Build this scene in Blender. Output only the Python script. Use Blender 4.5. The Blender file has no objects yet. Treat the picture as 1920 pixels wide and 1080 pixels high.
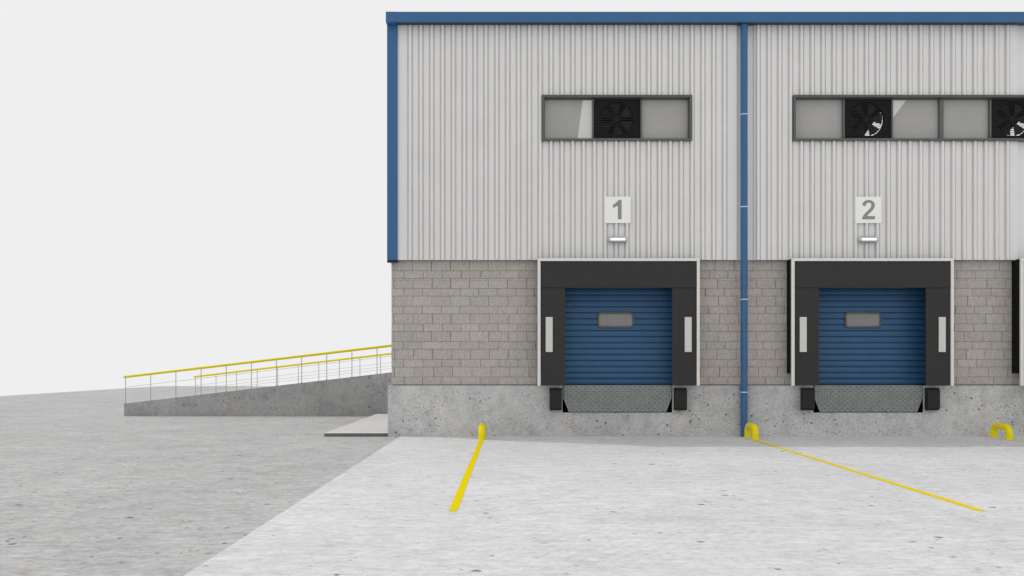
import bpy, math, random
from mathutils import Vector

random.seed(7)
S = bpy.context.scene
COL = S.collection
EYE = 1.554          # eye height; the plinth face stands 20 m in front of the camera, at y = 0
F = 1750.0           # focal length in survey units

def X(p, d=20.0): return (p - 960.0) * d / F      # survey angle at distance d -> metres
def Z(p, d=20.0): return EYE + (683.0 - p) * d / F

def lin(r, g, b):
    f = lambda c: c / 12.92 if c <= .04045 else ((c + .055) / 1.055) ** 2.4
    return (f(r / 255.), f(g / 255.), f(b / 255.), 1.0)

# ------------------------------------------------------------------ mesh builder
class MB:
    def __init__(s): s.v = []; s.f = []; s.m = []; s.c = []
    def face(s, pts, mi=0, c=None):
        n = len(s.v); s.v += [tuple(p) for p in pts]; s.f.append(tuple(range(n, n + len(pts)))); s.m.append(mi); s.c.append(c)
    def box(s, x0, x1, y0, y1, z0, z1, mi=0, b=0.0):
        """box with optional chamfer b on every edge"""
        if b <= 0:
            n = len(s.v)
            s.v += [(x, y, z) for z in (z0, z1) for y in (y0, y1) for x in (x0, x1)]
            for f in ((0, 2, 3, 1), (4, 5, 7, 6), (0, 1, 5, 4), (2, 6, 7, 3), (0, 4, 6, 2), (1, 3, 7, 5)):
                s.f.append(tuple(n + i for i in f)); s.m.append(mi); s.c.append(None)
            return
        n = len(s.v)
        cx = (x0, x1); cy = (y0, y1); cz = (z0, z1)
        idx = {}
        for i in (0, 1):
            for j in (0, 1):
                for k in (0, 1):
                    sx, sy, sz = (1, -1)[i], (1, -1)[j], (1, -1)[k]
                    x, y, z = cx[i], cy[j], cz[k]
                    for a, p in enumerate(((x, y + sy * b, z + sz * b), (x + sx * b, y, z + sz * b), (x + sx * b, y + sy * b, z))):
                        idx[(i, j, k, a)] = len(s.v); s.v.append(p)
        def q(*t): s.f.append(tuple(idx[k] for k in t)); s.m.append(mi); s.c.append(None)
        for i in (0, 1): q((i, 0, 0, 0), (i, 1, 0, 0), (i, 1, 1, 0), (i, 0, 1, 0))
        for j in (0, 1): q((0, j, 0, 1), (1, j, 0, 1), (1, j, 1, 1), (0, j, 1, 1))
        for k in (0, 1): q((0, 0, k, 2), (1, 0, k, 2), (1, 1, k, 2), (0, 1, k, 2))
        for i in (0, 1):
            for j in (0, 1): q((i, j, 0, 0), (i, j, 1, 0), (i, j, 1, 1), (i, j, 0, 1))
        for i in (0, 1):
            for k in (0, 1): q((i, 0, k, 0), (i, 1, k, 0), (i, 1, k, 2), (i, 0, k, 2))
        for j in (0, 1):
            for k in (0, 1): q((0, j, k, 1), (1, j, k, 1), (1, j, k, 2), (0, j, k, 2))
        for i in (0, 1):
            for j in (0, 1):
                for k in (0, 1): q((i, j, k, 0), (i, j, k, 1), (i, j, k, 2))
    def prism(s, poly, a, b, axis='x', mi=0):
        """extrude a closed 2-D polygon from a to b along an axis"""
        def P(u, v, t):
            return (t, u, v) if axis == 'x' else ((u, t, v) if axis == 'y' else (u, v, t))
        n = len(poly)
        A = [P(u, v, a) for u, v in poly]; B = [P(u, v, b) for u, v in poly]
        for i in range(n):
            j = (i + 1) % n
            s.face((A[i], A[j], B[j], B[i]), mi)
        s.face(A, mi); s.face(B[::-1], mi)
    def tube(s, pts, r, n=16, mi=0, cap=True):
        pts = [Vector(p) for p in pts]; rings = []
        for i, p in enumerate(pts):
            t = (pts[min(i + 1, len(pts) - 1)] - pts[max(i - 1, 0)]).normalized()
            up = Vector((1, 0, 0)) if abs(t.x) < .9 else Vector((0, 0, 1))
            a = t.cross(up).normalized(); b = t.cross(a)
            base = len(s.v)
            rr = r[i] if isinstance(r, (list, tuple)) else r
            for k in range(n):
                an = 2 * math.pi * k / n
                s.v.append(tuple(p + a * math.cos(an) * rr + b * math.sin(an) * rr))
            rings.append(base)
        for i in range(len(rings) - 1):
            for k in range(n):
                l = (k + 1) % n
                s.f.append((rings[i] + k, rings[i] + l, rings[i + 1] + l, rings[i + 1] + k)); s.m.append(mi); s.c.append(None)
        if cap:
            s.f.append(tuple(rings[0] + k for k in range(n))[::-1]); s.m.append(mi); s.c.append(None)
            s.f.append(tuple(rings[-1] + k for k in range(n))); s.m.append(mi); s.c.append(None)
    def build(s, name, mats, parent=None, smooth=False, origin=None):
        me = bpy.data.meshes.new(name)
        o0 = Vector(origin) if origin else Vector((0, 0, 0))
        me.from_pydata([tuple(Vector(v) - o0) for v in s.v], [], s.f)
        mats = mats if isinstance(mats, (list, tuple)) else [mats]
        for m in mats: me.materials.append(m)
        for p, mi in zip(me.polygons, s.m):
            p.material_index = mi; p.use_smooth = smooth
        if any(c is not None for c in s.c):
            at = me.attributes.new('tint', 'FLOAT', 'FACE')
            for i, c in enumerate(s.c): at.data[i].value = 0.5 if c is None else c
        me.update()
        if smooth:
            try: me.set_sharp_from_angle(angle=math.radians(40))
            except Exception: pass
        o = bpy.data.objects.new(name, me); COL.objects.link(o)
        if parent is not None:
            o.parent = parent
            # keep world position: parents are only translated
            pw = Vector((0, 0, 0)); q = parent
            while q: pw += Vector(q.location); q = q.parent
            o.location = o0 - pw
        else: o.location = o0
        return o

def cells(x0, x1, z0, z1, holes):
    """rectangles covering [x0,x1]x[z0,z1] without the holes"""
    xs = sorted({x0, x1} | {h for H in holes for h in H[:2] if x0 < h < x1})
    zs = sorted({z0, z1} | {h for H in holes for h in H[2:] if z0 < h < z1})
    out = []
    for a, b in zip(xs, xs[1:]):
        for c, d in zip(zs, zs[1:]):
            mx, mz = (a + b) / 2, (c + d) / 2
            if not any(H[0] < mx < H[1] and H[2] < mz < H[3] for H in holes): out.append((a, b, c, d))
    return out

def empty(name, loc, label=None, cat=None, group=None, kind=None):
    o = bpy.data.objects.new(name, None); COL.objects.link(o); o.location = loc
    o.empty_display_size = .2
    return tag(o, label, cat, group, kind)
def tag(o, label=None, cat=None, group=None, kind=None):
    if label: o['label'] = label
    if cat: o['category'] = cat
    if group: o['group'] = group
    if kind: o['kind'] = kind
    return o

# ------------------------------------------------------------------ materials
def newmat(name):
    m = bpy.data.materials.new(name); m.use_nodes = True
    nt = m.node_tree; b = nt.nodes['Principled BSDF']
    return m, nt, b
def nd(nt, t, **kw):
    n = nt.nodes.new(t)
    for k, v in kw.items():
        if hasattr(n, k): setattr(n, k, v)
    return n
def coords(nt, scale=(1, 1, 1)):
    tc = nd(nt, 'ShaderNodeTexCoord'); mp = nd(nt, 'ShaderNodeMapping')
    g = nd(nt, 'ShaderNodeNewGeometry')
    nt.links.new(g.outputs['Position'], mp.inputs['Vector'])
    mp.inputs['Scale'].default_value = scale
    nt.nodes.remove(tc)
    return mp.outputs['Vector']
def noise(nt, vec, scale, detail=4, rough=.55):
    n = nd(nt, 'ShaderNodeTexNoise'); n.inputs['Scale'].default_value = scale
    n.inputs['Detail'].default_value = detail; n.inputs['Roughness'].default_value = rough
    nt.links.new(vec, n.inputs['Vector']); return n.outputs['Fac']
def ramp(nt, fac, stops):
    r = nd(nt, 'ShaderNodeValToRGB'); e = r.color_ramp.elements
    while len(e) < len(stops): e.new(.5)
    for el, (p, c) in zip(e, stops):
        el.position = p; el.color = c if len(c) == 4 else (*c, 1)
    nt.links.new(fac, r.inputs['Fac']); return r.outputs['Color']
def mix(nt, a, b, fac, mode='MIX'):
    m = nd(nt, 'ShaderNodeMix', data_type='RGBA', blend_type=mode)
    for sock, v in ((m.inputs[6], a), (m.inputs[7], b), (m.inputs[0], fac)):
        if hasattr(v, 'is_linked') or isinstance(v, bpy.types.NodeSocket): nt.links.new(v, sock)
        else: sock.default_value = v
    return m.outputs[2]
def bump(nt, b, h, strength, dist):
    n = nd(nt, 'ShaderNodeBump'); n.inputs['Strength'].default_value = strength; n.inputs['Distance'].default_value = dist
    nt.links.new(h, n.inputs['Height']); nt.links.new(n.outputs['Normal'], b.inputs['Normal'])
G = lambda v: (v, v, v, 1)

def simple(name, col, rough=.6, metal=0.0, var=.06, vs=6.0, spec=.5, bs=0.0):
    m, nt, b = newmat(name)
    v = coords(nt)
    n = noise(nt, v, vs, 5)
    c = ramp(nt, n, [(.3, tuple(x * (1 - var) for x in col[:3])), (.7, tuple(min(1, x * (1 + var)) for x in col[:3]))])
    nt.links.new(c, b.inputs['Base Color'])
    b.inputs['Roughness'].default_value = rough; b.inputs['Metallic'].default_value = metal
    b.inputs['Specular IOR Level'].default_value = spec
    if bs: bump(nt, b, noise(nt, v, 120, 3), bs, .004)
    return m

def concrete(name, base, warm=.5, pit=1.0, vec=(1, 1, 1), cloud=.16, fine=.18, pitsize=1.0, seed=0., patch=.55, streak=0.0, grain=11., gcon=.12, pits=((5.5, .17, .85, .56), (13., .21, .85, .36), (30., .30, .75, .30)), cool=0.0, ripple=0.0):
    """cast concrete: cloudy tone, speckle, warm stains, air holes of mixed size gathered in patches"""
    m, nt, b = newmat(name)
    v0 = coords(nt, vec)
    off = nd(nt, 'ShaderNodeVectorMath', operation='ADD'); off.inputs[1].default_value = (seed, seed * 1.7, seed * .6)
    nt.links.new(v0, off.inputs[0]); v = off.outputs[0]
    big = noise(nt, v, .55, 6, .62)
    mid = noise(nt, v, 3.2, 8, .68)
    fin = noise(nt, v, 34., 4, .7)
    c = ramp(nt, big, [(.30, G(base * (1 - cloud))), (.70, G(base * (1 + cloud)))])
    c = mix(nt, c, ramp(nt, mid, [(.30, G(1 - cloud * 1.1)), (.5, G(1)), (.72, G(1 + cloud * .5))]), 1.0, 'MULTIPLY')
    c = mix(nt, c, ramp(nt, fin, [(.30, G(1 - fine)), (.68, G(1 + fine * .6))]), 1.0, 'MULTIPLY')
    gr = noise(nt, v, grain, 5, .7)
    c = mix(nt, c, ramp(nt, gr, [(.30, G(1 - gcon)), (.5, G(1)), (.70, G(1 + gcon * .6))]), 1.0, 'MULTIPLY')
    if streak:
        sm = nd(nt, 'ShaderNodeMapping'); sm.inputs['Scale'].default_value = (1, 2.6, 1); nt.links.new(v, sm.inputs['Vector'])
        st = noise(nt, sm.outputs['Vector'], 3.0, 7, .72)
        c = mix(nt, c, ramp(nt, st, [(.34, G(1 - streak)), (.5, G(1)), (.66, G(1 + streak * .7))]), 1.0, 'MULTIPLY')
    # warm and cool stains
    st = noise(nt, v, 1.1, 5, .6)
    c = mix(nt, c, (1.0, .955, .885, 1), ramp(nt, st, [(.55, G(0)), (.70, G(warm))]), 'MULTIPLY')
    st2 = noise(nt, v, .8, 4, .6)
    c = mix(nt, c, (.955, .965, 1.0, 1), ramp(nt, st2, [(.30, G(warm)), (.48, G(0))]), 'MULTIPLY')
    # air holes
    area = ramp(nt, noise(nt, v, 1.3, 3, .6), [(.40, G(0)), (patch, G(1))])
    h = None
    dist = nd(nt, 'ShaderNodeVectorMath', operation='MULTIPLY_ADD')
    nz = nd(nt, 'ShaderNodeTexNoise'); nz.inputs['Scale'].default_value = 22.
    nt.links.new(v, nz.inputs['Vector'])
    nt.links.new(nz.outputs['Color'], dist.inputs[0]); dist.inputs[1].default_value = (.05, .05, .05)
    nt.links.new(v, dist.inputs[2])
    for sc, th, st_, need in pits:
        vo = nd(nt, 'ShaderNodeTexVoronoi'); vo.inputs['Scale'].default_value = sc / pitsize
        nt.links.new(dist.outputs[0], vo.inputs['Vector'])
        hole = ramp(nt, vo.outputs['Distance'], [(th * .55, G(1)), (th, G(0))])
        # only some cells carry a hole
        sep = nd(nt, 'ShaderNodeSeparateColor'); nt.links.new(vo.outputs['Color'], sep.inputs[0])
        keep = ramp(nt, sep.outputs[0], [(need, G(0)), (need + .03, G(1))])
        k = mix(nt, hole, keep, 1.0, 'MULTIPLY'); k = mix(nt, k, area, 1.0, 'MULTIPLY')
        k2 = mix(nt, k, G(st_ * pit), 1.0, 'MULTIPLY')
        c = mix(nt, c, (.055, .052, .05, 1), k2)
        h = k if h is None else mix(nt, h, k, 1.0, 'LIGHTEN')
    if cool: c = mix(nt, c, (1.0 - cool * .4, 1.0 - cool * .6, 1.0 + cool * .25, 1), 1.0, 'MULTIPLY')
    if ripple:      # curved tamping ripples left by the screed, in patches
        rm = nd(nt, 'ShaderNodeMapping'); rm.inputs['Rotation'].default_value = (0, 0, .5); nt.links.new(v, rm.inputs['Vector'])
        wv = nd(nt, 'ShaderNodeTexWave'); wv.inputs['Scale'].default_value = 2.6; wv.inputs['Distortion'].default_value = 3.5
        wv.inputs['Detail'].default_value = 3; nt.links.new(rm.outputs['Vector'], wv.inputs['Vector'])
        ar = ramp(nt, noise(nt, v, .30, 2, .5), [(.52, G(0)), (.62, G(1))])
        c = mix(nt, c, mix(nt, G(1), ramp(nt, wv.outputs['Fac'], [(0, G(1 - ripple)), (.6, G(1 + ripple * .5))]), ar), 1.0, 'MULTIPLY')
    nt.links.new(c, b.inputs['Base Color'])
    b.inputs['Roughness'].default_value = .88; b.inputs['Specular IOR Level'].default_value = .25
    hh = mix(nt, ramp(nt, fin, [(0, G(0)), (1, G(.35))]), G(0), h)
    bump(nt, b, hh, .35, .006)
    return m

M = {}
M['yard'] = concrete('yard_concrete', .475, warm=1.1, pit=.95, cloud=.10, fine=.08, patch=.54, seed=3, streak=.17, gcon=.24, grain=11, pits=((2.6, .13, .85, .48), (5., .16, .9, .50), (9., .19, .8, .58), (17., .24, .4, .6)), cool=0)
M['apron'] = concrete('apron_concrete', .68, warm=.5, pit=.85, cloud=.07, fine=.07, patch=.60, seed=11, streak=.12, gcon=.16, grain=12, pits=((2.2, .12, .9, .55), (4.6, .15, .85, .62), (9., .18, .7, .72), (17., .22, .35, .7)), cool=.012, ripple=.035)
M['step'] = concrete('step_concrete', .66, warm=.3, pit=.3, cloud=.07, fine=.08, seed=5)
M['plinth'] = concrete('plinth_concrete', .55, warm=1.2, pit=1.0, cloud=.19, fine=.15, patch=.50, seed=21, grain=14, gcon=.14)
M['step_shade'] = concrete('step_side_shade', .17, warm=.4, pit=.4, cloud=.15, fine=.12, seed=8)  # sides of the step: their shade is put into a darker concrete colour
M['ramp'] = concrete('ramp_concrete', .41, warm=.9, pit=.9, cloud=.17, fine=.14, patch=.56, seed=33, grain=9, gcon=.16)

# blockwork
m, nt, b = newmat('rough_block')
v = coords(nt)
at = nd(nt, 'ShaderNodeAttribute', attribute_name='tint')
c = ramp(nt, at.outputs['Fac'], [(0, (.42, .395, .37)), (.5, (.48, .452, .424)), (1, (.54, .512, .485))])
pz = noise(nt, v, .9, 4)
c = mix(nt, c, ramp(nt, pz, [(.35, (.97, .985, .98)), (.65, (1.04, 1.0, .975))]), 1.0, 'MULTIPLY')
grain = noise(nt, v, 46., 5, .75)
c = mix(nt, c, ramp(nt, grain, [(.32, G(.72)), (.5, G(1)), (.68, G(1.25))]), 1.0, 'MULTIPLY')
mp = nd(nt, 'ShaderNodeMapping'); mp.inputs['Scale'].default_value = (6, 6, .8); nt.links.new(v, mp.inputs['Vector'])
sc_ = noise(nt, mp.outputs['Vector'], 9., 4, .7)
c = mix(nt, c, ramp(nt, sc_, [(.35, G(.88)), (.65, G(1.1))]), 1.0, 'MULTIPLY')
nt.links.new(c, b.inputs['Base Color']); b.inputs['Roughness'].default_value = .95; b.inputs['Specular IOR Level'].default_value = .15
bump(nt, b, grain, .6, .006)
M['block'] = m
M['mortar'] = simple('mortar', (.25, .23, .21), .95, var=.2, vs=20)

M['clad'] = simple('cladding_paint', (.79, .787, .78), .45, var=.025, vs=1.3, spec=.35)
M['blue'] = simple('blue_paint', (.040, .134, .30), .42, var=.05, vs=3., spec=.35)
M['soffit_shade'] = simple('soffit_shade_navy', (.014, .032, .058), .6, var=.05)  # navy carries the shade under the gutter in its colour
M['door'] = simple('door_paint', (.028, .106, .225), .45, var=.06, vs=3., spec=.4)
M['white'] = simple('white_paint', (.80, .80, .79), .5, var=.03)
M['sign'] = simple('sign_white', (.93, .93, .92), .5, var=.01)
M['digit'] = simple('numeral_grey', (.28, .28, .275), .6, var=.03)
M['rubber'] = simple('black_rubber', (.022, .022, .021), .75, var=.15, vs=30, bs=.3, spec=.3)
M['canvas'] = simple('black_canvas', (.046, .045, .044), .85, var=.16, vs=60, bs=.4, spec=.2)
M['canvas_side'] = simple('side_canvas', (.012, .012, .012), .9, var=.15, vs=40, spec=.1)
M['strip'] = simple('guide_strip_white', (.66, .66, .64), .55, var=.02)
M['frame'] = simple('window_frame_grey', (.115, .115, .112), .5, var=.06)
M['dark'] = simple('grille_black', (.024, .024, .023), .6, var=.1, spec=.3)
M['blade'] = simple('fan_blade', (.045, .040, .045), .5, var=.1)
M['inner'] = simple('interior_dark', (.05, .05, .05), .9, var=.1)
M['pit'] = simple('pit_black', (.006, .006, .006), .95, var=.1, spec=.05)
M['yellow'] = simple('yellow_paint', (.88, .75, .0), .35, var=.05, vs=8, spec=.2)
M['line'] = simple('yellow_line_paint', (.80, .62, .0), .9, var=.06, vs=25, spec=.03)
M['steel'] = simple('galvanised_post', (.42, .42, .43), .5, metal=.2, var=.1)
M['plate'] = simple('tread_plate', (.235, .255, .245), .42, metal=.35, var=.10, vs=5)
M['lower_facet'] = simple('dark_steel', (.10, .105, .10), .6, var=.3, vs=30)  # darker steel on the lower facets of the horizontal lozenges
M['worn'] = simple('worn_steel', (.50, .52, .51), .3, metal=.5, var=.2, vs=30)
M['band'] = simple('pipe_band', (.80, .84, .88), .4, var=.03)
M['doorframe'] = simple('door_window_frame', (.11, .105, .10), .6, var=.05)

m, nt, b = newmat('frosted_pane')
v = coords(nt)
n = noise(nt, v, 2.0, 3)
c = ramp(nt, n, [(.3, (.50, .50, .49)), (.7, (.56, .55, .535))])
nt.links.new(c, b.inputs['Base Color']); b.inputs['Roughness'].default_value = .35; b.inputs['Specular IOR Level'].default_value = .4
tr = nd(nt, 'ShaderNodeBsdfTransparent'); mx = nd(nt, 'ShaderNodeMixShader'); mx.inputs[0].default_value = .24
nt.links.new(b.outputs[0], mx.inputs[1]); nt.links.new(tr.outputs[0], mx.inputs[2])
nt.links.new(mx.outputs[0], nt.nodes['Material Output'].inputs['Surface'])
M['pane'] = m
M['doorpane'] = simple('door_window_pane', (.25, .243, .235), .35, var=.06)

m, nt, b = newmat('lamp_lens')
b.inputs['Base Color'].default_value = (.9, .9, .9, 1); b.inputs['Roughness'].default_value = .25
b.inputs['Emission Color'].default_value = (1, 1, 1, 1); b.inputs['Emission Strength'].default_value = .35
nn = noise(nt, coords(nt), 40, 2); nt.links.new(ramp(nt, nn, [(.3, G(.86)), (.7, G(.93))]), b.inputs['Base Color'])
M['lens'] = m
M['chrome'] = simple('lamp_metal', (.62, .62, .62), .38, metal=.85, var=.05)

# ------------------------------------------------------------------ the setting: yard, apron, markings
ZA = 0.012            # the apron is cast a little above the yard
BL = X(727)           # left corner of the building
g = MB()
yx0, yy1 = -25.0, 46.4
g.box(yx0, 60, -24, yy1, -.35, 0.0)
tag(g.build('yard_ground', M['yard']), 'grey concrete yard left of and behind the warehouse', kind='structure')
a = MB()
a.box(X(750), 60, -24, -.002, .001, ZA, b=.006)
tag(a.build('dock_apron', M['apron']), 'paler concrete apron in front of the loading docks', kind='structure')
LX = [(-.62), 4.935, 10.15]
for x, lab in zip(LX, ('yellow painted line running out from the leftmost hoop', 'yellow painted line running out from the middle hoop', 'yellow painted line starting at the right-hand hoop')):
    l = MB(); l.box(x - .045, x + .045, -10.2, -.98, ZA + .002, ZA + .004)
    tag(l.build('bay_marking', M['line']), lab, kind='structure', group='painted bay lines')

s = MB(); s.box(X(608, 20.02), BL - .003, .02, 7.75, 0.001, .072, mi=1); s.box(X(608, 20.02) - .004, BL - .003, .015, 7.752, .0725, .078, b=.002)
tag(s.build('concrete_step', [M['step'], M['step_shade']]), 'low pale concrete slab on the yard against the building corner', 'slab')

# ------------------------------------------------------------------ warehouse
BR = 19.0             # right end of the building
DEPTH = 15.0
Z0, Z1 = Z(723), Z(487, 19.95)       # top of plinth, foot of cladding
ZT = 8.80
SL = .284
DOCKS = [2.257, 7.632, 12.48]
roofz = lambda y: ZT + .10 - SL * y
wh = empty('warehouse', (BL, 0, 0), 'warehouse of white ribbed cladding over grey blockwork with blue gutter and corner trim', 'building')

# window openings: left, right, bottom, top
DW = 19.9
wz0, wz1 = Z(263.5, DW), Z(177.5, DW)
W1 = (X(1016, DW), X(1298, DW), wz0, wz1)
W2 = (X(1488, DW), X(2043, DW), wz0, wz1)

# cladding (front): profile of (u, w), w outward
def rib_profile(u0, u1, first, last, pitch=.2323):
    pts = [(u0, .015)]
    u = first
    while u <= last + 1e-3:
        pts += [(u - .062, .015), (u - .055, -.016), (u - .036, -.016), (u - .024, .062), (u + .024, .062), (u + .036, -.016), (u + .055, -.016), (u + .062, .015)]
        u += pitch
    pts.append((u1, .015)); return pts
prof = []
D0 = 20.0
p0 = X(745, 19.97)
prof += rib_profile(p0, X(1381), X(769.3), X(1360), X(789.6) - X(769.3))
prof += [(X(1381), -.05), (X(1414), -.05)]
prof += rib_profile(X(1414), X(1908), X(1418.7), X(1887), X(789.6) - X(769.3))[0:1]
prof += rib_profile(X(1414), X(1908), X(1418.7 + 2), X(1889), X(789.6) - X(769.3))[1:]
prof += [(X(1908), -.05), (X(1941), -.05)]
prof += rib_profile(X(1941), BR, X(1949), BR - .1)
def interp_insert(prof, us):
    out = [prof[0]]
    for (a, wa), (b_, wb) in zip(prof, prof[1:]):
        for u in sorted(us):
            if a < u < b_:
                out.append((u, wa + (wb - wa) * (u - a) / (b_ - a)))
        out.append((b_, wb))
    return out
def cladding(mb, prof, mapf, z0, ztop, holes, back=-.08):
    prof = interp_insert(prof, [h for H in holes for h in H[:2]])
    for (a, wa), (b_, wb) in zip(prof, prof[1:]):
        mid = (a + b_) / 2
        spans = [(z0, None)]
        for H in holes:
            if H[0] < mid < H[1]: spans = [(z0, H[2]), (H[3], None)]
        for s0, s1 in spans:
            t0 = ztop(a) if s1 is None else s1; t1 = ztop(b_) if s1 is None else s1
            mb.face((mapf(a, wa, s0), mapf(b_, wb, s0), mapf(b_, wb, t1), mapf(a, wa, t0)))
            if abs(a - b_) > 1e-6:
                mb.face((mapf(a, back, s0), mapf(b_, back, s0), mapf(b_, back, t1), mapf(a, back, t0)), 1)
                mb.face((mapf(a, wa, s0), mapf(b_, wb, s0), mapf(b_, back, s0), mapf(a, back, s0)))
mpF = lambda u, w, z: (u, -w, z)
c = MB(); cladding(c, prof, mpF, Z1, lambda u: ZT + .03, [W1, W2])
c.build('front_cladding', [M['clad'], M['inner']], wh)
mpL = lambda u, w, z: (BL + .04 - w, u, z)
c = MB(); cladding(c, rib_profile(.22, DEPTH - .05, .40, DEPTH - .2), mpL, Z1, lambda u: ZT - SL * u, [])
mpR = lambda u, w, z: (BR + w, u, z)
cladding(c, rib_profile(.05, DEPTH - .05, .30, DEPTH - .2), mpR, Z1, lambda u: ZT - SL * u, [])
c.build('side_cladding', [M['clad'], M['inner']], wh)
c = MB(); c.box(BL + .14, BR - .02, DEPTH - .1, DEPTH - .04, .01, ZT - SL * DEPTH)
c.build('rear_wall', M['clad'], wh)

# corner trim (front return and side return)
t = MB()
t.box(X(725.7, 19.94), X(745.3, 19.94), -.062, .02, Z(487.5, 19.94), ZT - .002, b=.004)
t.box(X(725.7, 19.94) - .001, X(725.7, 19.94) + .03, .022, .21, Z(487.5, 19.94), ZT - .1, b=.003)
t.build('corner_trim', M['blue'], wh)
t = MB(); t.box(X(726), BL + .2, -.04, .12, Z1 - .05, Z1 - .012, b=.003)
t.build('drip_flashing', M['dark'], wh)

# gutter: front fascia with a folded top lip and a flat underside strip coloured as its shade
gz0, gz1 = Z(40.5, 19.74), Z(22, 19.74)
gx0 = X(723.3, 19.74)
gt = MB()
gt.prism([(-.26, gz0), (-.25, gz0 - .010), (-.235, gz0 - .010), (-.230, gz0 + .05), (.14, gz0 + .05), (.14, gz1 - .03), (-.20, gz1 - .012), (-.20, gz1), (-.26, gz1)], X(742.3, 19.74), BR + .06, 'x')
gutter = gt.build('gutter', M['blue'], wh)
sf = MB(); sf.box(X(742.3, 19.74), BR + .05, -.228, -.068, gz0 - .002, gz0 + .046); sf.build('soffit_shade', M['soffit_shade'], gutter)
ge = MB()
ge.prism([(-.262, gz0), (-.252, gz0 - .012), (-.03, ZT - .001), (.141, ZT - .001), (.141, gz1 - .028), (-.20, gz1 - .010), (-.20, gz1 + .002), (-.262, gz1 + .002)], gx0, X(742.0, 19.74), 'x')
ge.build('gutter_end_cap', M['blue'], gutter)

# blockwork
def blocks(mb, u0, u1, mapf, holes, phase=0.0, zb=None):
    z = Z1 + .0; row = 0
    while z > Z0 + .02:
        h = .2175 if row % 2 == 0 else .1645
        zb_ = max(z - h, Z0)
        off = .062 if row % 2 == 0 else .268
        u = u0 + off - .411 + phase
        while u < u1:
            w = .411 + random.uniform(-.012, .012)
            a, b_ = max(u, u0), min(u + w, u1)
            j = random.uniform(.0015, .0045) if random.random() < .75 else .007
            if b_ - a > .03:
                for (ca, cb, cc, cd) in cells(a + j, b_ - j, zb_ + .0025, z - .003, holes):
                    if cb - ca < .01 or cd - cc < .01: continue
                    pr = random.uniform(-.004, .004); tint = min(1, max(0, random.gauss(.5, .11))); k = .004
                    A = [mapf(ca, pr - k, cc), mapf(cb, pr - k, cc), mapf(cb, pr - k, cd), mapf(ca, pr - k, cd)]
                    B = [mapf(ca + k, pr, cc + k), mapf(cb - k, pr, cc + k), mapf(cb - k, pr, cd - k), mapf(ca + k, pr, cd - k)]
                    mb.face(B, 0, tint)
                    C_ = [mapf(ca, -.03, cc), mapf(cb, -.03, cc), mapf(cb, -.03, cd), mapf(ca, -.03, cd)]
                    for q in range(4):
                        r = (q + 1) % 4
                        mb.face((A[q], A[r], B[r], B[q]), 0, tint)
                        mb.face((C_[q], C_[r], A[r], A[q]), 0, tint)
            u += w
        z = zb_; row += 1
doorholes = [(c - 1.43, c + 1.43, Z0 - .1, 3.36) for c in DOCKS]
BY = .12
bl = MB()
ub0 = X(734, 20.12)
blocks(bl, ub0, BR - .02, lambda u, w, z: (u, BY - w, z), doorholes)
for (a, b_, c0, d0) in cells(ub0 + .004, BR - .03, Z0, Z1 + .1, doorholes):
    bl.face([(a, BY + .014, c0), (b_, BY + .014, c0), (b_, BY + .014, d0), (a, BY + .014, d0)], 1)
    bl.face([(a, BY + .16, c0), (b_, BY + .16, c0), (b_, BY + .16, d0), (a, BY + .16, d0)], 2)
bl.build('block_wall', [M['block'], M['mortar'], M['inner']], wh)
bs_ = MB()
blocks(bs_, BY + .01, DEPTH - .1, lambda u, w, z: (ub0 - w, u, z), [])
bs_.face([(ub0 + .014, BY + .015, Z0), (ub0 + .014, DEPTH - .1, Z0), (ub0 + .014, DEPTH - .1, Z1 + .1), (ub0 + .014, BY + .015, Z1 + .1)], 1)
blocks(bs_, BY + .01, DEPTH - .1, lambda u, w, z: (BR - .02 + w, u, z), [])
bs_.face([(BR - .034, BY + .015, Z0), (BR - .034, DEPTH - .1, Z0), (BR - .034, DEPTH - .1, Z1 + .1), (BR - .034, BY + .015, Z1 + .1)], 1)
bs_.build('side_block_wall', [M['block'], M['mortar']], wh)

# plinth with a pit at each dock
PH = X(1157.5) ; PW = 1.174
pits = [(c - PW, c + PW, Z(773.5), Z0 + .1) for c in DOCKS[:2]]
pl = MB()
for (a, b_, c0, d0) in cells(BL, BR, 0.0, Z0, pits):
    pl.face([(a, 0, c0), (b_, 0, c0), (b_, 0, d0), (a, 0, d0)])
xs = [BL] + [v for p in pits for v in p[:2]] + [BR]
for i in range(0, len(xs), 2):
    pl.face([(xs[i], 0, Z0), (xs[i + 1], 0, Z0), (xs[i + 1], BY + .02, Z0), (xs[i], BY + .02, Z0)])
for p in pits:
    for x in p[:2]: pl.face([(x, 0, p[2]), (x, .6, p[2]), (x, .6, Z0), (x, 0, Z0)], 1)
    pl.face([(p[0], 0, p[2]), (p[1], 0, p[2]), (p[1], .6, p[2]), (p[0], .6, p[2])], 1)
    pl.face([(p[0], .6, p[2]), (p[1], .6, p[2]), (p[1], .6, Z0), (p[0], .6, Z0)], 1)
pl.face([(BL, 0, 0), (BL, DEPTH, 0), (BL, DEPTH, Z0), (BL, 0, Z0)])
pl.face([(BL, BY + .02, Z0), (BL + .1, BY + .02, Z0), (BL + .1, DEPTH, Z0), (BL, DEPTH, Z0)])
pl.face([(BR, 0, 0), (BR, DEPTH, 0), (BR, DEPTH, Z0), (BR, 0, Z0)])
pl.build('concrete_plinth', [M['plinth'], M['pit']], wh)
fl = MB(); fl.box(BL + .12, BR - .1, .62, DEPTH - .12, Z0 - .2, Z0 - .002)
fl.build('interior_floor', M['inner'], wh)

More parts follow.
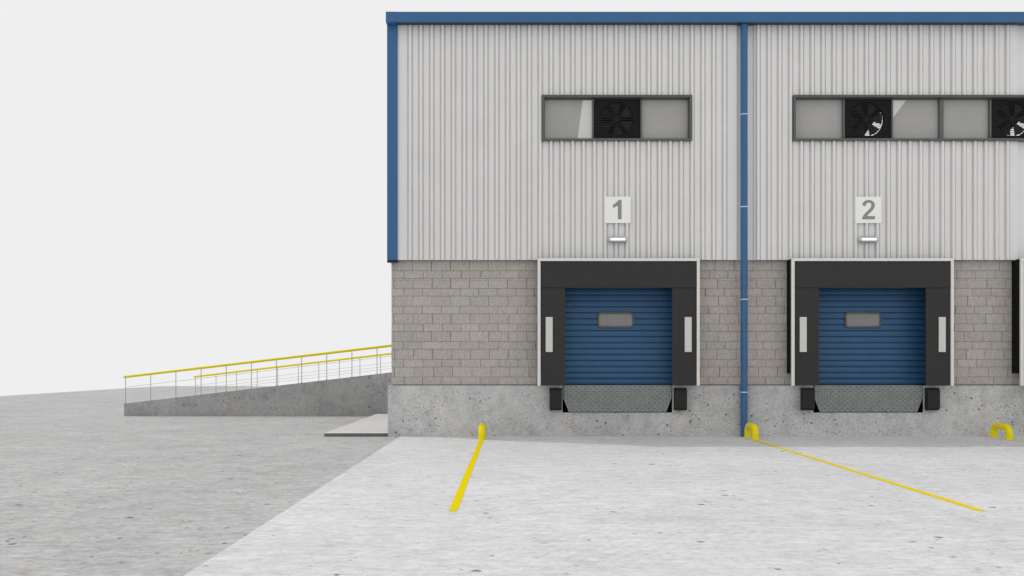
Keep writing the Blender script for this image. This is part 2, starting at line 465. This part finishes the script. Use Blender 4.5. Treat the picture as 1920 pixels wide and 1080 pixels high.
# roof: falls to the back, with three open rooflight strips
STR = [(1.74, 2.18), (9.29, 9.74), (13.0, 13.46)]
rf = MB()
for (a, b_, c0, d0) in cells(gx0 + .03, BR + .05, .143, DEPTH + .05, [(s0, s1, .9, 9.0) for s0, s1 in STR]):
    z0_, z1_ = roofz(c0), roofz(d0)
    rf.face([(a, c0, z0_), (b_, c0, z0_), (b_, d0, z1_), (a, d0, z1_)], 1)
    rf.face([(a, c0, z0_ + .05), (b_, c0, z0_ + .05), (b_, d0, z1_ + .05), (a, d0, z1_ + .05)], 0)
rf.build('roof', [M['clad'], M['inner']], wh)

# windows
FANBLADE = {}
def fan(xc, zc, phase, parent):
    hw = .507; h0, h1 = Z(259.3, 20.0), Z(184.2, 20.0); zc = Z(222, 20.0)
    gr = MB()
    # plate with a round opening
    R = .372; N = 48; y = .05
    ring = [(xc + R * math.cos(2 * math.pi * k / N), zc + R * math.sin(2 * math.pi * k / N)) for k in range(N)]
    def sq(a):
        ca, sa = math.cos(a), math.sin(a)
        hx = hw / abs(ca) if abs(ca) > 1e-6 else 9; hz = ((h1 - zc) if sa > 0 else (zc - h0)) / abs(sa) if abs(sa) > 1e-6 else 9
        t = min(hx, hz); return (xc + t * ca, zc + t * sa)
    out = [sq(2 * math.pi * k / N) for k in range(N)]
    for k in range(N):
        l = (k + 1) % N
        gr.face([(ring[k][0], y, ring[k][1]), (ring[l][0], y, ring[l][1]), (out[l][0], y, out[l][1]), (out[k][0], y, out[k][1])])
        gr.face([(ring[k][0], y, ring[k][1]), (ring[l][0], y, ring[l][1]), (ring[l][0], y + .10, ring[l][1]), (ring[k][0], y + .10, ring[k][1])])
    n = 22; p = (h1 - h0) / n
    for k in range(n):
        z = h0 + p * (k + .5)
        gr.prism([(.004, z - p * .33), (.012, z - p * .33), (.034, z - p * .02), (.034, z + p * .22), (.004, z - p * .10)], xc - hw, xc + hw, 'x')
    o = gr.build('fan_grille', M['dark'], parent)
    bd = MB(); rb = .352
    for k in range(6):
        a0 = math.radians(phase + 60 * k)
        def P(r, da, dy): return (xc + r * math.cos(a0 + math.radians(da)), .115 + dy, zc + r * math.sin(a0 + math.radians(da)))
        prev = None
        for i in range(7):
            r = .05 + (rb - .05) * i / 6
            lead = 10 + 11 * i / 6; trail = -14 - 6 * i / 6
            cur = (P(r, trail, .025), P(r, (lead + trail) / 2, .0), P(r, lead, -.025))
            if prev:
                for q in (0, 1): bd.face([prev[q], prev[q + 1], cur[q + 1], cur[q]])
            prev = cur
    bd.tube([(xc, .07, zc), (xc, .15, zc)], .065, 20)
    for k in range(4):
        a0 = math.radians(45 + 90 * k)
        bd.tube([(xc, .155, zc), (xc + .37 * math.cos(a0), .155, zc + .37 * math.sin(a0))], .006, 6)
    bd.build('fan_blades', M['blade'], parent)
def window(W, mull, fans, panes, label):
    f = MB(); x0, x1, z0, z1 = W; e = .050
    y0, y1 = -.10, .10
    f.box(x0, x1, y0, y1, z1 - e, z1, b=.004); f.box(x0, x1, y0, y1, z0, z0 + e, b=.004)
    f.box(x0, x0 + e, y0 + .001, y1, z0 + e, z1 - e); f.box(x1 - e, x1, y0 + .001, y1, z0 + e, z1 - e)
    # raised outer lip
    f.box(x0 + .002, x1 - .002, y0 - .010, y0 - .001, z1 - .022, z1 - .004); f.box(x0 + .002, x1 - .002, y0 - .010, y0 - .001, z0 + .004, z0 + .030)
    f.box(x0 + .004, x0 + .020, y0 - .009, y0 - .001, z0 + .030, z1 - .022); f.box(x1 - .020, x1 - .004, y0 - .009, y0 - .001, z0 + .030, z1 - .022)
    # inner stop bead
    i = .018
    f.box(x0 + e, x1 - e, .045, .09, z1 - e - i, z1 - e); f.box(x0 + e, x1 - e, .045, .09, z0 + e, z0 + e + i)
    f.box(x0 + e, x0 + e + i, .046, .09, z0 + e + i, z1 - e - i); f.box(x1 - e - i, x1 - e, .046, .09, z0 + e + i, z1 - e - i)
    for (mx_, w, yy) in mull: f.box(mx_ - w / 2, mx_ + w / 2, yy, .0985, z0 + e + i, z1 - e - i, b=.003)
    o = f.build('window', M['frame'], wh); o['label'] = label
    for (a, b_) in panes:
        p = MB(); p.face([(a, .072, z0 + e + .002), (b_, .072, z0 + e + .002), (b_, .072, z1 - e - .002), (a, .072, z1 - e - .002)]); p.build('window_pane', M['pane'], o)
    for xc, ph in fans: fan(xc, 0, ph, o)
cX = lambda p: X(p, 20.0)
window(W1, [(cX(1111.6), .034, -.01), (cX(1202.3), .034, -.01)], [(cX(1157), 95)],
       [(W1[0] + .052, cX(1111)), (cX(1203), W1[1] - .052)], 'short grey three-part window with a fan in the middle')
window(W2, [(cX(1582.2), .034, -.01), (cX(1673), .034, -.01), (cX(1765.2), .085, -.01), (cX(1857.2), .034, -.01), (cX(1948), .034, -.01)],
       [(cX(1627.6), 4), (cX(1902.6), 2)],
       [(W2[0] + .052, cX(1582)), (cX(1673.5), cX(1763.5)), (cX(1767), cX(1857)), (cX(1948.5), W2[1] - .052)], 'long grey window with two fans above dock two')

# roller doors (part of the building)
def door(cx_, wx):
    dm = MB(); yb = .30; p = .1305; z = Z0 - .002; x0, x1 = cx_ - 1.425, cx_ + 1.425
    while z < 3.36:
        zt = min(z + p, 3.36)
        pr = [(yb, z), (yb + .040, z + .003), (yb + .040, z + .016), (yb - .004, z + .024), (yb - .012, (z + zt) / 2), (yb - .004, zt - .012), (yb, zt)]
        for (ya, za), (yc, zc) in zip(pr, pr[1:]): dm.face([(x0, ya, za), (x1, ya, za), (x1, yc, zc), (x0, yc, zc)])
        z = zt
    # jambs and lintel of the opening
    dm.face([(x0, BY, Z0), (x0, yb + .03, Z0), (x0, yb + .03, 3.36), (x0, BY, 3.36)], 1)
    dm.face([(x1, BY, Z0), (x1, yb + .03, Z0), (x1, yb + .03, 3.36), (x1, BY, 3.36)], 1)
    dm.face([(x0, BY, 3.36), (x1, BY, 3.36), (x1, yb + .03, 3.36), (x0, yb + .03, 3.36)], 1)
    o = dm.build('dock_door', [M['door'], M['inner']], wh)
    dd = 20.27
    def rrect(x0, x1, z0, z1, r, n=6):
        out = []
        for (cx, cz, a) in ((x1 - r, z1 - r, 0), (x0 + r, z1 - r, 90), (x0 + r, z0 + r, 180), (x1 - r, z0 + r, 270)):
            for k in range(n + 1):
                t_ = math.radians(a + 90 * k / n); out.append((cx + r * math.cos(t_), cz + r * math.sin(t_)))
        return out
    z0, z1 = Z(614.5, dd), Z(585.5, dd); hw = .396
    A = rrect(wx - hw, wx + hw, z0, z1, .07); B = rrect(wx - hw + .032, wx + hw - .032, z0 + .032, z1 - .032, .05)
    fr = MB(); n = len(A)
    for k in range(n):
        l = (k + 1) % n
        fr.face([(A[k][0], yb - .035, A[k][1]), (A[l][0], yb - .035, A[l][1]), (B[l][0], yb - .045, B[l][1]), (B[k][0], yb - .045, B[k][1])])
        fr.face([(A[k][0], yb - .035, A[k][1]), (A[l][0], yb - .035, A[l][1]), (A[l][0], yb + .02, A[l][1]), (A[k][0], yb + .02, A[k][1])])
        fr.face([(B[k][0], yb - .045, B[k][1]), (B[l][0], yb - .045, B[l][1]), (B[l][0], yb - .018, B[l][1]), (B[k][0], yb - .018, B[k][1])])
    fr.build('door_window_frame', M['doorframe'], o)
    pn = MB(); pn.face([(x, yb - .020, z) for x, z in B]); pn.build('door_window_pane', M['doorpane'], o)
door(DOCKS[0], X(1154.5, 20.27)); door(DOCKS[1], X(1618.5, 20.27)); door(DOCKS[2], X(1154.5, 20.27) + DOCKS[2] - DOCKS[0])

# downpipe in the recess between two cladding panels
px = X(1395.4, 19.9); pr_ = .0735; py = -.09
d = MB(); d.tube([(px, py, .012), (px, py, ZT - .002)], pr_, 24)
d.tube([(px, py, ZT - .09), (px, py, ZT - .05), (px, py, ZT - .001)], [pr_ + .002, pr_ + .012, pr_ + .012], 24)
dp = d.build('downpipe', M['blue'], wh, smooth=True)
for yy in (213, 387, 561, 735.5):
    k = MB(); zz = Z(yy, 19.83); k.tube([(px, py, zz - .008), (px, py, zz + .008)], pr_ + .004, 24)
    k.box(px - .02, px + .02, py + .05, .02 if yy > 700 else (.118 if yy > 487 else .045), zz - .007, zz + .007)
    k.build('pipe_band', M['band'], dp)

# ------------------------------------------------------------------ dock shelters
DS = 19.75
def shelter(cx_, label):
    base = (cx_, -.25, Z0)
    e = empty('dock_shelter', base, label, 'dock shelter', 'dock shelters round the loading doors')
    hw = 152.0 * DS / F; zt = Z(484.3, DS); zb = Z0 + .004
    x0, x1 = cx_ - hw, cx_ + hw
    w = .062
    fr = MB()
    fr.box(x0, x1, -.262, -.20, zt - w + .004, zt, b=.005)
    fr.box(x0, x0 + w, -.262, -.20, zb, zt - w + .0035, b=.005); fr.box(x1 - w, x1, -.262, -.20, zb, zt - w + .0035, b=.005)
    # raised inner bead of the aluminium angle
    fr.box(x0 + w - .020, x1 - w + .020, -.270, -.2625, zt - w + .006, zt - w + .022)
    fr.box(x0 + w - .020, x0 + w - .004, -.270, -.2625, zb + .002, zt - w + .005); fr.box(x1 - w + .004, x1 - w + .020, -.270, -.2625, zb + .002, zt - w + .005)
    fr.build('frame', M['white'], e)
    sd = MB()
    sz = Z(700, 20.0)
    top_y = -.056
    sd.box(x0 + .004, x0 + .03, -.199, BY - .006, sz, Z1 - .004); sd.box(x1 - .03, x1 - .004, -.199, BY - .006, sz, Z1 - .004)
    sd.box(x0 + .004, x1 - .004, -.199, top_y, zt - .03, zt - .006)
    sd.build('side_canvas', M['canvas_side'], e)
    zc = Z(539.5, DS)
    hd = MB(); hd.box(x0 + w + .010, x1 - w - .010, -.252, -.222, zc, zt - w - .006, b=.006)
    hd.build('header_curtain', M['canvas'], e)
    io = 100.3 * DS / F
    for sgn in (-1, 1):
        cu = MB()
        a, b_ = sorted((cx_ + sgn * io, cx_ + sgn * (hw - w - .010)))
        cu.box(a, b_, -.242, -.206, zb + .004, zc - .004, b=.006)
        cu.box(a + .002, b_ - .002, -.215, -.195, zc - .1, zc + .2)
        o = cu.build('side_curtain', M['canvas'], e)
        gs = MB(); cxs = cx_ + sgn * 130.3 * DS / F
        gs.box(cxs - .073, cxs + .073, -.262, -.2425, Z(660, DS), Z(594.5, DS), b=.003)
        gs.build('guide_strip', M['strip'], o)
    return e
shelter(DOCKS[0], 'black dock shelter with white frame round the door under sign 1')
shelter(DOCKS[1], 'black dock shelter with white frame round the door under sign 2')
shelter(DOCKS[2], 'black dock shelter cut off by the right edge, no sign above it')

# bumpers
def bumper(cx_, left, label):
    # left / right bumper stands either side of the leveller
    xc = cx_ + (-1.325 if left else 1.335)
    b_ = MB(); x0, x1 = xc - .128, xc + .128; z0, z1 = Z(769.5, 19.85), Z(727.5, 19.85); f = .055
    y0, y1 = -.17, -.004
    poly = [(y1, z0), (y0 + .05, z0), (y0, z0 + f), (y0, z1 - f), (y0 + .05, z1), (y1, z1)]
    b_.prism(poly, x0, x1, 'x')
    for zz in (z0 + .12, z1 - .12):
        b_.tube([(xc, y0 - .001, zz), (xc, y0 + .004, zz)], .018, 12)
    o = b_.build('dock_bumper', M['rubber'], None, origin=(xc, 0, z0))
    tag(o, label, 'dock bumper', 'rubber bumpers on the plinth')
bumper(DOCKS[0], True, 'black rubber bumper left of the tread plate at dock 1')
bumper(DOCKS[0], False, 'black rubber bumper right of the tread plate at dock 1')
bumper(DOCKS[1], True, 'black rubber bumper left of the tread plate at dock 2')
bumper(DOCKS[1], False, 'black rubber bumper right of the tread plate at dock 2')

# levellers: tread plate lip hanging in the pit
def leveller(cx_, label):
    root = empty('dock_leveller', (cx_, 0, Z0), label, 'dock leveller', 'tread plate levellers at the docks')
    zt, zb = Z0 + .002, Z(772.2); zm = Z(746); w = 1.158; wb = w - .115
    mb = MB()
    poly = [(cx_ - w, zt), (cx_ + w, zt), (cx_ + w, zm), (cx_ + wb, zb), (cx_ - wb, zb), (cx_ - w, zm)]
    mb.prism(poly, -.020, -.004, 'y')
    def halfw(z): return w if z > zm else wb + (w - wb) * (z - zb) / (zm - zb)
    nz_ = 11; pz_ = (zt - zb) / nz_; pxx = .062
    for r in range(nz_):
        z = zb + pz_ * (r + .5); n = int(2 * w / pxx)
        for k in range(n):
            x = cx_ - w + pxx * (k + .5)
            if abs(x - cx_) + .03 > halfw(z - .015): continue
            hor = (k + r) % 2 == 0
            a, b2 = (.029, .0105) if hor else (.011, .022)
            hj = random.uniform(-.008, .006); top = (x + random.uniform(-.004, .004), -.038 + hj, z + random.uniform(-.003, .004))
            q = [(x - a, -.0202, z), (x, -.0202, z - b2), (x + a, -.0202, z), (x, -.0202, z + b2)]
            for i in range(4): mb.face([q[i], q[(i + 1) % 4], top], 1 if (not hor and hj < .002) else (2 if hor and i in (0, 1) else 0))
    mb.build('lip_plate', [M['plate'], M['worn'], M['lower_facet']], root)
    dk = MB(); dk.box(cx_ - w, cx_ + w, .002, .30, Z0 - .012, Z0 - .001)
    dk.build('deck_plate', M['plate'], root)
    hg = MB(); hg.tube([(cx_ - w, -.004, Z0 - .002), (cx_ + w, -.004, Z0 - .002)], .008, 8)
    hg.build('hinge', M['steel'], root)
leveller(DOCKS[0], 'grey tread plate leveller hanging between the bumpers at dock 1')
leveller(DOCKS[1], 'grey tread plate leveller hanging between the bumpers at dock 2')

# ------------------------------------------------------------------ number signs and wall lamps
DN = 19.93
def sign(xc, pxc, digit, label):
    z0, z1 = Z(418.3, DN), Z(368.7, DN); hw = 24.5 * DN / F; zc = (z0 + z1) / 2
    e = empty('number_sign', (xc, -.07, z0), label, 'sign', 'dock number signs')
    p = MB(); p.box(xc - hw, xc + hw, -.078, -.056, z0, z1, b=.003); p.build('sign_plate', M['sign'], e)
    ex = lambda p_: xc + (p_ - pxc) * DN / F
    n = MB(); yf, yb = -.0815, -.0782
    if digit == 1:
        poly = [(1165.3, 375), (1165.3, 411.2), (1158.4, 411.2), (1158.4, 385.2), (1154.0, 388.0), (1149.2, 389.9), (1149.2, 383.8), (1153.4, 381.6), (1157.0, 378.4), (1159.4, 375)]
        # centre the poly on the sign: sign centre is 1158, 393.5
        P2 = [(xc + (a - 1158.0) * DN / F, Z(b_, DN)) for a, b_ in poly]
        n.prism(P2, yf, yb, 'y')
    else:
        # outline of a bold 2, in ninths of a survey unit round the plate's centre
        cx9, cy9 = 279, 325
        outer = [(165, 243)]
        for k in range(0, 13):   # left top arc, over, right side
            t_ = math.radians(178 - k * 14.5)
            outer.append((279 + 113 * math.cos(t_), 232 - 89 * math.sin(t_)))
        outer += [(390, 262), (380, 292), (362, 322), (335, 352), (305, 380), (282, 402), (264, 424), (256, 441), (394, 441), (394, 501), (157, 501)]
        outer += [(163, 470), (178, 438), (200, 406), (232, 372), (268, 338), (300, 306), (320, 278), (329, 252), (330, 232)]
        for k in range(0, 9):
            t_ = math.radians(0 + k * 20)
            outer.append((280 + 50 * math.cos(t_), 230 - 38 * math.sin(t_)))
        outer += [(227, 256)]
        P2 = [(xc + (a - cx9) / 9.82 * DN / F, zc - (b_ - cy9) / 9.82 * DN / F) for a, b_ in outer]
        cleaned = []
        for q in P2:
            if not cleaned or (abs(q[0] - cleaned[-1][0]) + abs(q[1] - cleaned[-1][1])) > 1e-4: cleaned.append(q)
        n.prism(cleaned, yf, yb, 'y')
    n.build('numeral', M['digit'], e)
sign(X(1158, DN), 1158, 1, 'white square sign with grey number 1')
sign(X(1628.3, DN), 1628.3, 2, 'white square sign with grey number 2')

def capsule(mb, xc, y, z, L, r, n=20, sy=1.0, mi=0):
    pts = []; rs = []
    for k in range(9):
        t_ = math.pi / 2 * k / 8; pts.append((xc - L / 2 + r - r * math.cos(t_), y, z)); rs.append(max(r * math.sin(t_), .0008))
    for k in range(9):
        t_ = math.pi / 2 * (1 - k / 8); pts.append((xc + L / 2 - r + r * math.cos(t_), y, z)); rs.append(max(r * math.sin(t_), .0008))
    mb.tube(pts, rs, n, mi)
def lamp(xc, label):
    zz = Z(449, 19.85)
    e = empty('wall_lamp', (xc, -.05, zz), label, 'lamp', 'bulkhead lamps above the docks')
    h = MB(); capsule(h, xc, -.115, zz, .43, .073, 28)
    h.box(xc - .12, xc + .12, -.075, -.052, zz - .05, zz + .05)
    h.build('lamp_housing', M['chrome'], e, smooth=True)
    l = MB(); capsule(l, xc, -.150, zz, .36, .042, 24); l.build('lamp_lens', M['lens'], e, smooth=True)
lamp(X(1158.3, 19.85), 'bright capsule wall lamp below sign 1')
lamp(X(1629.0, 19.85), 'bright capsule wall lamp below sign 2')

# ------------------------------------------------------------------ yellow hoops
def hoop_mesh():
    mb = MB(); r = .068; H = .325; cr = .14; y0, y1 = -.94, -.32
    h = H - r
    pts = [(0, y0, 0.0), (0, y0, h - cr)]
    for k in range(1, 9):
        t_ = math.pi / 2 * k / 8; pts.append((0, y0 + cr - cr * math.cos(t_), h - cr + cr * math.sin(t_)))
    for k in range(0, 9):
        t_ = math.pi / 2 * k / 8; pts.append((0, y1 - cr + cr * math.sin(t_), h - cr + cr * math.cos(t_)))
    pts.append((0, y1, 0.0))
    pts = [(x, y + .655, z) for x, y, z in pts]
    mb.tube(pts, r, 24)
    return mb
h0 = hoop_mesh().build('protective_hoop', M['yellow'], None, smooth=True)
for i, (x, lab) in enumerate(((-.62, 'leftmost yellow steel hoop, seen end-on by the blockwork bay'), (4.97, 'yellow steel hoop at the foot of the blue downpipe'), (10.155, 'yellow steel hoop near the right edge, seen most from the side'))):
    o = h0 if i == 0 else h0.copy()
    if i: COL.objects.link(o)
    o.location = (x, -.655, ZA - .002)
    tag(o, lab, 'hoop', 'yellow hoops guarding the docks')

# ------------------------------------------------------------------ ramp and handrails
DR, DRF = 28.04, 34.2
RY0, RY1 = DR - 20, DRF - 20
rx0 = X(232.5, DR); rslope = .1172; par = .37
re = empty('access_ramp', (rx0, RY0, 0), 'grey concrete ramp rising to the left side of the warehouse', 'ramp')
zl = par; rx1 = BL - .003
top = lambda x: par + (x - rx0) * rslope
for ya, yb_ in ((RY0, RY0 + .22), (RY1 - .22, RY1)):
    q = MB(); q.prism([(rx0, 0.001), (rx1, 0.001), (rx1, top(rx1)), (rx0, zl)], ya, yb_, 'y')
    q.build('parapet', M['ramp'], re)
q = MB(); q.prism([(rx0 + .01, 0.001), (rx1, 0.001), (rx1, top(rx1) - par), (rx0 + .01, .004)], RY0 + .223, RY1 - .223, 'y')
q.build('ramp_surface', M['step'], re)

def rail(yc, d, p_first, pitch, n, ptop, pbase, wires, label, rr):
    x0 = X(p_first, d)
    e = empty('handrail', (x0, yc, zl), label, 'handrail', 'yellow handrails on the ramp')
    H = (pbase - ptop) * d / F - rr; pitch_m = pitch * d / F
    t_ = MB(); ze = top(rx1 - .01)
    t_.tube([(x0 - .05, yc, top(x0 - .05) + H), (rx1, yc, top(rx1) + H)], rr, 14)
    t_.build('top_rail', M['yellow'], e, smooth=True)
    k = 0
    while x0 + k * pitch_m < rx1 - .05:
        x = x0 + k * pitch_m
        p = MB(); p.tube([(x, yc, top(x) - .03), (x, yc, top(x) + H - rr * .6)], .011, 8); p.tube([(x, yc, top(x) - .002), (x, yc, top(x) + .012)], .03, 10)
        p.build('post', M['steel'], e, smooth=True, origin=(x, yc, top(x))); k += 1
    for w in wires:
        m_ = MB(); m_.tube([(x0, yc - .014, top(x0) + H * w), (rx1, yc - .014, top(rx1) + H * w)], .0055, 6)
        m_.build('wire', M['steel'], e, smooth=True)
rail(RY0 + .05, DR + .05, 235.5, 47.15, 11, 704.5, 757, (.61,), 'nearer yellow handrail with thin posts and one wire', .038)
rail(RY1 - .06, DRF - .06, 366.5, 38.55, 10, 701, 740, (.55, .385, .25), 'farther yellow handrail with thin posts and three wires', .036)

# ------------------------------------------------------------------ light
w = bpy.data.worlds.new("World"); S.world = w; w.use_nodes = True
nt = w.node_tree; bg = nt.nodes['Background']
sun_dir = Vector((-5.25, 2.32, 9.0)).normalized()          # towards the sun: high, behind the building's left end
el = math.asin(sun_dir.z); az = math.atan2(sun_dir.x, sun_dir.y)
sky = nd(nt, 'ShaderNodeTexSky', sky_type='NISHITA'); sky.sun_disc = False
sky.sun_elevation = el; sky.sun_rotation = az; sky.air_density = 1.0; sky.dust_density = 2.0
tc = nd(nt, 'ShaderNodeTexCoord'); sx = nd(nt, 'ShaderNodeSeparateXYZ'); cx = nd(nt, 'ShaderNodeCombineXYZ')
ab = nd(nt, 'ShaderNodeMath', operation='ABSOLUTE')
nt.links.new(tc.outputs['Generated'], sx.inputs[0]); nt.links.new(sx.outputs['Z'], ab.inputs[0])
ad = nd(nt, 'ShaderNodeMath', operation='ADD'); nt.links.new(ab.outputs[0], ad.inputs[0]); ad.inputs[1].default_value = .35
nt.links.new(sx.outputs['X'], cx.inputs[0]); nt.links.new(sx.outputs['Y'], cx.inputs[1]); nt.links.new(ad.outputs[0], cx.inputs[2])
nt.links.new(cx.outputs[0], sky.inputs['Vector'])
# thick even white cloud cover over the faint clear sky
cloud = mix(nt, sky.outputs['Color'], (8.75, 8.70, 8.68, 1), .985)
nt.links.new(cloud, bg.inputs['Color']); bg.inputs['Strength'].default_value = .1

sl = bpy.data.lights.new('sun', 'SUN'); sl.energy = .80; sl.angle = math.radians(.6); sl.color = (1.0, .985, .96)
so = bpy.data.objects.new('sun', sl); COL.objects.link(so)
so.rotation_euler = sun_dir.to_track_quat('Z', 'Y').to_euler(); so.location = (-10, 5, 20)

# ------------------------------------------------------------------ camera
cam = bpy.data.cameras.new('camera'); co = bpy.data.objects.new('camera', cam); COL.objects.link(co)
co.location = (0, -20, EYE); co.rotation_euler = (math.radians(90), 0, 0)
cam.sensor_width = 36; cam.lens = F / 1920 * 36; cam.shift_y = (683 - 540) / 1920.0; cam.clip_end = 500
S.camera = co
S.view_settings.view_transform = 'Standard'; S.view_settings.look = 'None'
S.view_settings.exposure = 0; S.view_settings.gamma = 1
S.cycles.max_bounces = 8; S.cycles.diffuse_bounces = 4
